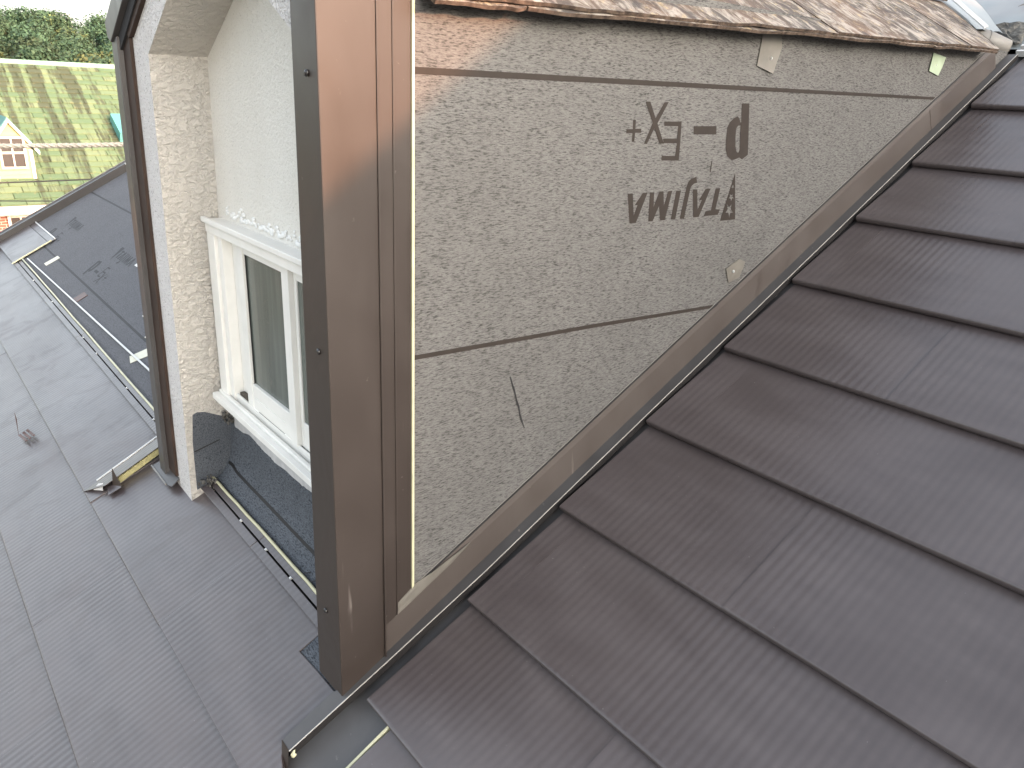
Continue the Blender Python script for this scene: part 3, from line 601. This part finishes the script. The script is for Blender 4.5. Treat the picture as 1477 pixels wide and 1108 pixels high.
mb.build('screw', SCREW, ct, smooth=True)
# left trim boards: grey steel strip, brown board inside it
def leanbox(xb0, xb1, xt0, xt1, zb, zt0, zt1, y0, y1):
    return [(xb0,y0,zb),(xb1,y0,zb),(xb1,y1,zb),(xb0,y1,zb),(xt0,y0,zt0),(xt1,y0,zt1),(xt1,y1,zt1),(xt0,y1,zt0)]
BF = [(0,3,2,1),(4,5,6,7),(0,1,5,4),(1,2,6,5),(2,3,7,6),(3,0,4,7)]
mb = MB(); mb.add(leanbox(-1.118,-1.068,-1.060,-1.012,.0,1.15,1.152,-.006,.12), BF); lt = mb.build('side_trim', TRIM_GREY, dormer, bevel=.0015)
mb = MB(); mb.add(leanbox(-1.0675,-1.006,-1.0115,-.952,.02,1.155,1.163,.006,.1), BF); mb.build('side_board', WOOD, dormer)
mb = MB(); blob(mb, (-1.066,-.008,.865), .003, rg); blob(mb, (-1.086,-.008,.47), .003, rg); blob(mb, (-1.09,-.008,.41), .003, rg); mb.build('screw', SILVER, lt)
mb = MB()                                                       # gable rake trim, both slopes
mb.prism([(-1.076,-.012,1.183),(-.47,-.012,1.523),(-.47,-.012,1.46),(-1.044,-.012,1.140),(-1.068,-.012,1.150)], (0,.13,0)); mb.prism([(-.47,-.012,1.595),(.030,-.012,1.325),(.030,-.012,1.262),(-.47,-.012,1.532)], (0,.13,0))
mb.build('rake_trim', TRIM_GREY, dormer, bevel=.0015)
mb = MB(); mb.prism([(-1.010,.004,1.166),(-.47,.004,1.458),(-.47,.004,1.41),(-.942,.004,1.150)], (0,.1,0)); mb.build('rake_board', WOOD, dormer)
mb = MB(); mb.prism([RP(-1.160,-.016,.003), RP(-1.018,-.018,.003), RP(-.992,-.010,.003), RP(-1.004,.022,.003), RP(-1.07,.03,.004), RP(-1.145,.03,.004)], RP(0,0,.0025)); mb.build('foot_flange', TRIM_GREY, dormer)
mb = MB(); mb.rbox(-1.160,-1.02,-.0205,-.0165,.003,.009); mb.build('foot_flange_edge', LEAD, dormer)
# wall flashing along the foot of the cheek ---------------------------
mb = MB()
for s_a, s_b, e in ((.10, 2.17, 0), (2.15, 2.53, .0012)):
    mb.prism([RP(.0003,s_a,.062+e), RP(.0024+e,s_a,.062+e), RP(.0060+e,s_a,.0036), RP(.0060+e,s_a,-.012), RP(.0003,s_a,-.012)], RP(0,s_b-s_a,0))
wf = mb.build('wall_flashing', TRIM_LEG, dormer, bevel=.0008)
mb = MB(); vs = [RP(.0004,.1,.062),RP(.0030,.1,.062),RP(.0004,.1,.0745)]; mb.prism(vs, RP(0,2.43,0)); mb.build('flashing_lip', TRIM_LEG, wf)
mb = MB(); mb.rbox(.0003,.0014,.1,2.50,.0745,.0800); mb.build('lip_shadow_line', SCREW, wf)  # dark strip painted in as the shadow line behind the lip
mb = MB(); mb.rbox(.0003,.0016,.1,2.50,.0800,.0815); mb.build('lip_edge', LEAD, wf)
mb = MB(); mb.prism([RP(-.016,-.124,.001), RP(.016,-.124,.001), RP(.025,.1,.001), RP(.033,.35,.001), RP(.033,1.6,.001), RP(.029,2.62,.001), RP(.0,2.62,.001), RP(.0,.03,.001), RP(-.016,-.01,.001)], RP(0,0,.0022))
mb.build('flashing_apron', TRIM_GREY, wf)
mb = MB()
for a, b in zip(((.016,-.124),(.025,.1),(.033,.35),(.033,1.6)), ((.025,.1),(.033,.35),(.033,1.6),(.029,2.62))):
    mb.prism([RP(a[0],a[1],.0036),RP(a[0]+.0012,a[1],.0036),RP(a[0]+.0012,a[1],.001),RP(a[0]+.0010,a[1],-.012),RP(a[0],a[1],-.012)], RP(b[0],b[1])-RP(*a))
mb.build('apron_edge', mat_plain('shadow_gap_steel', (0.018,0.016,0.016), 0.5, 0.4), wf)  # drop face coloured dark to stand for the shadow gap below
mb = MB()
for a, b in zip(((.016,-.124),(.025,.1),(.033,.35),(.033,1.6)), ((.025,.1),(.033,.35),(.033,1.6),(.029,2.62))):
    mb.prism([RP(a[0]-.0012,a[1],.0033),RP(a[0]+.0014,a[1],.0037),RP(a[0]+.0014,a[1],.0048),RP(a[0]-.0006,a[1],.0046)], RP(b[0],b[1])-RP(*a))
mb.build('apron_edge_glint', mat_plain('glint_edge_steel', (0.46,0.43,0.39), 0.4, 0.6), wf)  # pale strip painted along the edge where it catches the light
mb = MB(); mb.prism([RP(-.016,-.125,.003),RP(.014,-.125,.003),RP(.03,-.145,-.014),RP(.012,-.15,-.016)], RP(0,.0015,.0015)); mb.build('apron_end_fold', TRIM, wf)
mb = MB(); blob(mb, RP(.02,-.122,-.006), .009, rg, (.6,.5,1)); mb.build('foam_crumb', HEM, wf)
# gable roof with old slates ------------------------------------------
PH = rad(30); CP, SP = math.cos(PH), math.sin(PH)
def GP(y, u, o=0.0, side=1):          # point on the right-hand slope: y along the eave, u up the slope
    return Vector((.050-u*CP+o*SP, y, 1.199+.028*(y-.14)+u*SP+o*CP))
RID = GP(0, .60)
mb = MB(); a = [GP(.0,.10,-.02), GP(.0,.60,-.02)]; l_ = 2*RID.x
mb.prism([a[0], a[1], (-1.02, 0, 1.16), (-1.02, 0, 1.12), (a[1].x, 0, a[1].z-.05), (a[0].x, 0, a[0].z-.01)], (0, 2.75, 0)); mb.build('gable_deck', DECK, dormer)
mb = MB(); mb.prism([GP(.165,.016,-.016), GP(.165,.10,-.016), GP(.165,.10,-.008), GP(.165,.014,-.008)], (0,1.95,.0546)); mb.build('eave_board', mat_plain('weathered_eave_edge', (0.20,0.14,0.11), 0.9, 0.2, 0.5, 60, .002), dormer)
rg = random.Random(21)
def slate(y0, y1, u0, u1, ob, cut0):
    t = .0060; mb = MB(); nseg = 9
    ys_ = [y0+(y1-y0)*i/nseg for i in range(nseg+1)]; m = nseg+1
    lo = [GP(min(y, cut0(u0)), u0+rg.uniform(-.0030,.0035), ob+rg.uniform(-.001,.0018)) for y in ys_]
    hi = [GP(min(y, cut0(u1)), u1, ob-.0075) for y in ys_]
    dnv = GP(0,0,-t)-GP(0,0,0)
    vs = lo+hi+[p+dnv for p in lo]+[p+dnv for p in hi]
    fs = [(i,i+1,m+i+1,m+i) for i in range(nseg)] + [(2*m+i+1,2*m+i,i,i+1) for i in range(nseg)] + [(0,m,3*m,2*m),(nseg,2*m+nseg,3*m+nseg,m+nseg)] + [(3*m+i,3*m+i+1,2*m+i+1,2*m+i) for i in range(nseg)]
    mb.add(vs, fs[:nseg]); n0 = len(mb.v)-len(vs); mb.f += fs[nseg:]; mb.m += [1]*(len(fs)-nseg); mb.build('slate', [SLATE, SLATE_EDGE], dormer)
cutf = lambda u: 2.10 + .55*u
for k, (u0, u1, ob) in enumerate(((-.004,.13,-.0065),(.0,.31,.001),(.29,.60,.0075))):
    off = (.34, .55, .21)[k]; js = [.165]+[off+.685*i for i in range(5) if .2 < off+.685*i < 2.3]
    for i, y0 in enumerate(js):
        y1 = js[i+1]-.003 if i+1 < len(js) else 2.6
        if y0 < cutf(u0)-.02: slate(y0, y1, u0, u1, ob, cutf)
# valley: white-edged strip, pale sheet and the grey roll at its foot
mb = MB(); mb.prism([GP(cutf(.10)+.012,.10,.010), GP(cutf(.6)+.012,.6,.010), GP(cutf(.6)+.030,.6,.016), GP(cutf(.10)+.030,.10,.016)], GP(0,0,.004)-GP(0,0,0)); mb.build('valley_edge', HEM_WHITE, dormer)
mb = MB(); vs = []
for i in range(9):
    u = .12+.48*i/8; y0 = cutf(u)+.008; y1 = (1.245+u*SP)/math.tan(TH)-.03
    for j in range(6):
        y = y0+(y1-y0)*j/5; vs.append(GP(y, u, -.002+.003*math.sin(i*1.3+j*2.1)))
mb.add(vs, [(i*6+j, (i+1)*6+j, (i+1)*6+j+1, i*6+j+1) for i in range(8) for j in range(5)]); mb.build('valley_sheet', SHEET, dormer, smooth=True)
mb = MB(); a = Vector((-.105,2.23,1.302)); b = RP(-.008,2.645,.010)
pts = [a+(b-a)*t for t in (0,.04,.5,.97,1.0)]
mb.tube(pts, [.030,.034,.032,.024,.010], 16); mb.build('valley_roll', LEAD, dormer, smooth=True)
mb = MB(); mb.tube([a+(b-a)*.44, a+(b-a)*.455], [.0340,.0338], 16); mb.build('roll_seam', mat_plain('seam_grey', (0.16,0.15,0.135), 0.6), dormer, smooth=True)

# ================================================================== GREEN-ROOFED HOUSE ON THE LEFT
gh = thing('green_roof_house', 'brick house with a big mossy green slate roof and a small yellow dormer', 'house', (-31, 6, GROUND_Z))
GR = rad(32); RXg, RZg = -29.65, 1.195; EXg = -23.85; LG = (EXg-RXg)/math.cos(GR)
def HP(y, d, o=0.0): return Vector((RXg+d*math.cos(GR)+o*math.sin(GR), y, RZg-d*math.sin(GR)+o*math.cos(GR)))
GS = mat_green_slate()
Y0, Y1 = -7.5, 9.5
mb = MB(); mb.prism([HP(Y0,0,-.02), HP(Y0,LG,-.02), HP(Y0,LG,-.16), HP(Y0,0,-.2)], (0,Y1-Y0,0))
q = HP(Y0,LG,-.02); mb.prism([(RXg,Y0,RZg-.02),(2*RXg-q.x,Y0,q.z),(2*RXg-q.x,Y0,q.z-.14),(RXg,Y0,RZg-.2)], (0,Y1-Y0,0)); mb.build('roof', mat_plain('green_deck', (0.12,0.15,0.07), 0.9, 0.2), gh)
mb = MB(); mb.tube([(RXg,Y0,RZg+.03),(RXg,Y1,RZg+.03)], .085, 8); mb.build('ridge_cap', mat_plain('green_ridge', (0.24,0.38,0.26), 0.5), gh)
NR = 26; EX = LG/NR; WS = .62
sl = MB(); sl.box((-.0,0,0),(.0,0,0)) if False else None
me = None
def slate_verts(): return [(0,0,.0),(0,WS-.02,.0),(EX+.02,WS-.02,.050),(EX+.02,0,.050),(0,0,-.02),(0,WS-.02,-.02),(EX+.02,WS-.02,.008),(EX+.02,0,.008)]
me = D.meshes.new('roof_slate'); me.from_pydata(slate_verts(), [], [(0,1,2,3)[::-1],(3,2,6,7),(1,5,6,2),(0,3,7,4)]); me.materials.append(GS)
rest = MB(); cnt = 0; rg = random.Random(11)
for r in range(NR):
    shift = (r % 2)*WS/2 + rg.uniform(-.05,.05)
    y = Y0+shift
    while y < Y1-WS:
        d0 = r*EX+rg.uniform(-.006,.006)
        if .75 < y < 7.0 and cnt < 300 and not (r > 11 and y < .75):
            o = D.objects.new('roof_slate', me); COL.objects.link(o); o.parent = gh
            o.location = HP(y, d0, .0)-ORG[gh.name]; o.rotation_euler = (0, GR, rg.uniform(-.008,.008)); cnt += 1
        else:
            vs = [HP(y+b, d0+a, c) for a, b, c in slate_verts()]; rest.add(vs, [(0,1,2,3)[::-1],(3,2,6,7),(1,5,6,2),(0,3,7,4)])
        y += WS
o = rest.build('roof_slate_field', GS, gh); o['kind'] = 'stuff'
CREAM = mat_plain('cream_paint', (0.46,0.41,0.36), 0.6, 0.3, 0.08)
mb = MB(); mb.box((EXg-.02,Y0,-2.66),(EXg+.06,Y1,-2.44)); mb.box((EXg-.5,Y0,-2.70),(EXg-.02,Y1,-2.62)); mb.build('fascia', CREAM, gh)
BR = Mat('red_brick', 0.9, 0.2); bt = BR.n('TexBrick'); bt.inputs['Scale'].default_value = 1.0
bt.inputs['Color1'].default_value = (.26,.10,.07,1); bt.inputs['Color2'].default_value = (.18,.075,.055,1); bt.inputs['Mortar'].default_value = (.33,.27,.23,1)
bt.inputs['Brick Width'].default_value = .22; bt.inputs['Row Height'].default_value = .075; bt.inputs['Mortar Size'].default_value = .01
BR.l(BR.mapping((1,1,1),(0,-math.pi/2,-math.pi/2)), bt.inputs['Vector']); BR.color(bt.outputs['Color'])
mb = MB(); mb.box((2*RXg+24.2+.0,Y0+.3,GROUND_Z),(-24.2,Y1-.3,-2.5)); mb.build('wall', BR.m, gh)
WG = mat_plain('far_window_glass', (0.018,0.015,0.014), 0.4, 0.3)
def far_window(parent, x, y0, y1, z0, z1, cols, rows, fw_=.075):
    mb = MB(); mb.box((x,y0,z1-fw_),(x+.06,y1,z1)); mb.box((x,y0,z0),(x+.06,y1,z0+fw_)); mb.box((x,y0,z0+fw_),(x+.06,y0+fw_,z1-fw_)); mb.box((x,y1-fw_,z0+fw_),(x+.06,y1,z1-fw_))
    for i in range(1, cols): yy = y0+(y1-y0)*i/cols; mb.box((x,yy-.02,z0+fw_),(x+.04,yy+.02,z1-fw_))
    for i in range(1, rows): zz = z0+(z1-z0)*i/rows; mb.box((x,y0+fw_,zz-.03),(x+.05,y1-fw_,zz+.03))
    f = mb.build('window', CREAM, parent)
    for i in range(cols):
        for j in range(rows):
            a0 = y0+fw_+(y1-y0-2*fw_)*i/cols; a1 = y0+fw_+(y1-y0-2*fw_)*(i+1)/cols; c0 = z0+fw_+(z1-z0-2*fw_)*j/rows; c1 = z0+fw_+(z1-z0-2*fw_)*(j+1)/rows
            mb = MB(); mb.box((x-.01,a0,c0),(x+.012,a1,c1)); mb.build('pane', WG, f if parent.parent is None else parent)
far_window(gh, -24.2, 2.20, 2.82, -4.0, -2.72, 2, 3)
# yellow dormer of that house
DX = -24.74; DC = 2.66; DW = .47
mb = MB()
YEL = mat_plain('yellow_siding', (0.42,0.34,0.17), 0.7, 0.3, 0.08)
z = -1.98; k = 0
while z < -.30:                                                  # lapped boards
    h = .13; zt = min(z+h, -.27)
    def half(zz): return DW if zz < -.98 else max(.02, DW*(-.24-zz)/.74)
    a0, a1 = half(z), half(zt)
    mb.add([(DX,DC-a0,z),(DX,DC+a0,z),(DX-.03,DC+a1,zt),(DX-.03,DC-a1,zt),(DX-.05,DC-a0,z),(DX-.05,DC+a0,z)], [(0,1,2,3),(0,4,5,1)]); z += h
mb.box((DX-3.2,DC-DW,-2.2),(DX-.05,DC+DW,-1.0))
dm = mb.build('dormer', YEL, gh)
mb = MB()
for sg in (-1, 1):
    mb.prism([(DX-3.3,DC,-.20),(DX-3.3,DC+sg*.66,-1.08),(DX-3.3,DC+sg*.66,-1.15),(DX-3.3,DC,-.29)], (3.36,0,0))
mb.build('dormer_roof', mat_plain('teal_roof', (0.10,0.26,0.25), 0.6), dm)
mb = MB()
for sg in (-1, 1):
    mb.prism([(DX+.06,DC,-.235),(DX+.06,DC+sg*.64,-1.09),(DX+.06,DC+sg*.64,-1.19),(DX+.06,DC,-.335)], (.05,0,0)); mb.box((DX-.02,DC+sg*(DW-.03)-.045,-1.98),(DX+.02,DC+sg*(DW-.03)+.045,-1.05))
mb.build('dormer_trim', CREAM, dm)
mb = MB(); mb.box((DX-.2,DC-.62,-2.10),(DX+.14,DC+.55,-2.0)); mb.build('dormer_sill', mat_plain('green_sill', (0.25,0.38,0.22), 0.6), dm)
far_window(dm, DX, 2.34, 2.985, -1.56, -.70, 2, 2, .06)
mb = MB(); mb.prism([HP(5.75,3.0,.02), HP(5.75,4.1,.02), HP(5.75,4.1,.35), HP(5.75,3.0,.28)], (0,.7,0)); mb.build('roof_vent', mat_plain('teal_metal', (0.10,0.30,0.28), 0.5), gh)

# unseen gabled house added on the right to put the roof in shade
nh = thing('added_shade_house', 'unseen pale gabled house added on the right to block the low sun', 'house', (11, 3, GROUND_Z))
def rz(y): return 1.375+.75*y if y < 2.6 else 1.375+.75*(5.2-y)
mb = MB(); mb.prism([(5.56,-3.7,GROUND_Z),(5.56,-3.7,rz(-3.7)-.1),(5.56,2.6,rz(2.6)-.1),(5.56,9.0,rz(9.0)-.1),(5.56,9.0,GROUND_Z)], (6,0,0)); mb.build('wall', mat_plain('pale_wall', (0.6,0.56,0.5), 0.9, 0.2), nh)
mb = MB()
for ya, yb in ((-4.2,2.6),(9.4,2.6)): mb.prism([(5.5,ya,rz(ya)),(5.5,yb,rz(yb)),(5.5,yb,rz(yb)-.15),(5.5,ya,rz(ya)-.15)], (6.3,0,0))
mb.build('roof', mat_plain('shade_house_roof', (0.10,0.09,0.09), 0.8, 0.2), nh)

# ================================================================== SMALL THINGS
fk = thing('roof_clip', 'small bent brown steel clip with three prongs lying on the left roof', 'clip', RP(-1.93,-.29,.0))
mb = MB()
mb.prism([RP(-1.975,-.300,.003), RP(-1.93,-.305,.003), RP(-1.965,-.275,.045), RP(-2.0,-.270,.055)], RP(0,.0015,.001)); mb.build('upright_plate', TAPE_BROWN, fk)
for i in range(3):
    mb = MB(); s = -.305+.014*i; mb.prism([RP(-1.93,s,.003), RP(-1.855,s+.012,.002), RP(-1.855,s+.020,.002), RP(-1.93,s+.009,.004)], RP(0,0,.0025)); mb.build('prong', TAPE_BROWN, fk)
rope = None
def twisted(name, pts, r, strands, pitch, mat):
    mb = MB(); a, b = Vector(pts[0]), Vector(pts[1]); L = (b-a).length; n = int(L/pitch*8); d = (b-a).normalized()
    s1 = d.cross(Vector((0,0,1))).normalized(); s2 = d.cross(s1)
    for k in range(strands):
        P = []
        for i in range(n+1):
            t = i/n; an = 2*math.pi*(t*L/pitch + k/strands); sag = -.10*4*t*(1-t)
            P.append(a+(b-a)*t+Vector((0,0,sag))+r*.52*(math.cos(an)*s1+math.sin(an)*s2))
        mb.tube(P, r*.56, 5)
    return mb.build(name, mat, smooth=True)
rp = twisted('rope', ((-5.25,-2.2,.66),(-5.25,3.2,.70)), .017, 3, .125, ROPE)
tag(rp, 'pale twisted rope stretched level in front of the green roof', 'rope')
for (y, lab) in ((-2.2, 'grey scaffold pole holding the near end of the rope'), (3.2, 'grey scaffold pole behind the dormer holding the far end of the rope')):
    mb = MB(); mb.tube([(-5.30,y,GROUND_Z),(-5.30,y,1.6)], .024, 10); mb.tube([(-5.30,y,.62),(-5.30,y,.76)], .034, 10)
    tag(mb.build('scaffold_pole', SILVER, smooth=True), lab, 'scaffold pole')
CAB = mat_plain('black_cable', (0.05,0.045,0.04), 0.6)
def cable(a, b, sag, r, lab):
    a, b = Vector(a), Vector(b); mb = MB(); n = 30
    mb.tube([a+(b-a)*(i/n)+Vector((0,0,-sag*4*(i/n)*(1-i/n))) for i in range(n+1)], r, 5); tag(mb.build('overhead_cable', CAB, smooth=True), lab, 'cable')
cable((-9,-12,.3),(-9,14,.62), .55, .008, 'upper of the two thin dark cables crossing in front of the green roof')
cable((-9.2,-12,.70),(-9.0,14,-.5), .42, .006, 'lower of the two thin dark cables, slanting down to the right across the green roof')
# trees on the hill --------------------------------------------------
LEAF = [mat_leaf('leaf_dark', (0.036, 0.072, 0.040), (0.066, 0.104, 0.056)), mat_leaf('leaf_yellow', (0.085,0.115,0.045), (0.12,0.135,0.055))]
BARK = mat_plain('bark', (0.09,0.07,0.05), 0.9, 0.1)
def crown_mesh(seed, mat, nleaf=1100):
    rg = random.Random(seed); me = D.meshes.new('crown'); vs = []; fs = []
    lobes = [(Vector((rg.gauss(0,.9), rg.gauss(0,.9), 4.6+rg.uniform(-1.6,1.2))), rg.uniform(1.2,2.0)) for _ in range(7)]
    for i in range(nleaf):
        c, r = rg.choice(lobes); d = Vector((rg.gauss(0,1), rg.gauss(0,1), rg.gauss(0,1))).normalized()
        p = c+d*r*rg.uniform(.55,1.05); nrm = (d+Vector((rg.gauss(0,.6), rg.gauss(0,.6), rg.gauss(0,.6)+.4))).normalized()
        a = nrm.orthogonal().normalized(); b = nrm.cross(a); sz = rg.uniform(.14,.32); n = len(vs)
        vs += [p+a*sz, p+b*sz*.7, p-a*sz, p-b*sz*.7]; fs.append((n,n+1,n+2,n+3))
    me.from_pydata(vs, [], fs); me.materials.append(mat); return me
def trunk_mesh(seed):
    rg = random.Random(seed); mb = MB(); mb.tube([(0,0,-1.5),(.05,0,1.5),(.1,.1,4.5)], [.22,.18,.07], 6)
    for k in range(4):
        an = rg.uniform(0,6.28); mb.tube([(.05,.03,2.0+.5*k),(1.3*math.cos(an),1.3*math.sin(an),3.8+.4*k)], [.09,.03], 5)
    o = mb.build('trunk', BARK); me = o.data; D.objects.remove(o); return me
CR = [crown_mesh(i, LEAF[0]) for i in range(5)] + [crown_mesh(50+i, LEAF[1]) for i in range(3)]
TR = [trunk_mesh(i) for i in range(3)]
rg = random.Random(99)
def tree(x, y, z, h, crown, lab, grp):
    t = thing('tree', lab, 'tree', (x, y, z), grp)
    sc_ = h/7.5
    for nm, me in (('crown', crown), ('trunk', rg.choice(TR))):
        o = D.objects.new(nm, me); COL.objects.link(o); o.parent = t
    t.scale = (sc_*rg.uniform(.9,1.2), sc_*rg.uniform(.9,1.2), sc_); t.rotation_euler = (0,0,rg.uniform(0,6.28))
cand = []
for i in range(1500):
    x = rg.uniform(-316,-165); y = rg.uniform(-.13*x-18, -.245*x+14)
    if all((x-a)**2+(y-b)**2 > 6.2**2 for a, b in cand): cand.append((x, y))
nd = 0
for x, y in cand[:250]:
    clear = (math.hypot((y/-x-.199)/.02, (hill_z(x,y)-8.6)/3.0) < 1) 
    if clear: continue
    h = rg.uniform(7.5,12.0); yel = rg.random() < .10
    tree(x, y, hill_z(x,y)-.4, h, CR[rg.randrange(5,8)] if yel else CR[rg.randrange(5)], 'olive-yellow tree among the dark trees of the far wooded hill' if yel else 'dark green tree of the far wooded hill', 'trees on the wooded hill')
for y, h, lab in ((13.7,7.4,'yellowing tree just above the green ridge at the left edge of the picture'), (17.6,6.6,'yellowing tree with an open crown just above the green ridge, right of its twin')):
    tree(-118, y, -4.6, h, CR[5 if h > 7 else 6], lab, 'yellowing trees behind the green roof')
# faint lattice pylon on the skyline
py_ = thing('pylon', 'faint pale lattice power pylon on the skyline above the wooded hill', 'pylon', (-302, 57.6, 12))
PY = mat_plain('hazed_pylon_steel', (0.55,0.53,0.52), 0.6)  # steel coloured pale to stand for the haze in front of it
mb = MB(); 
for sx in (-1,1):
    for sy in (-1,1): mb.tube([(-302+1.6*sx,57.6+1.6*sy,12),(-302+.4*sx,57.6+.4*sy,34)], .10, 4)
    for k in range(9):
        z0, z1 = 12+k*2.4, 14.4+k*2.4; r0, r1 = 1.6-1.2*k*2.4/22, 1.6-1.2*(k+1)*2.4/22; 
        mb.tube([(-302+r0*sx,57.6-r0,z0),(-302+r1*sx,57.6+r1,z1)], .06, 4); mb.tube([(-302+r0*sx,57.6+r0,z0),(-302+r1*sx,57.6-r1,z1)], .06, 4)
mb.build('lattice_mast', PY, py_)
mb = MB()
for z in (19.3,24,28.5): mb.tube([(-302,52.6,z-.3),(-302,57.6,z+.5),(-302,62.6,z-.3)], .12, 4); mb.tube([(-302,52.6,z-.3),(-302,62.6,z-.3)], .08, 4)
mb.build('cross_arm', PY, py_)
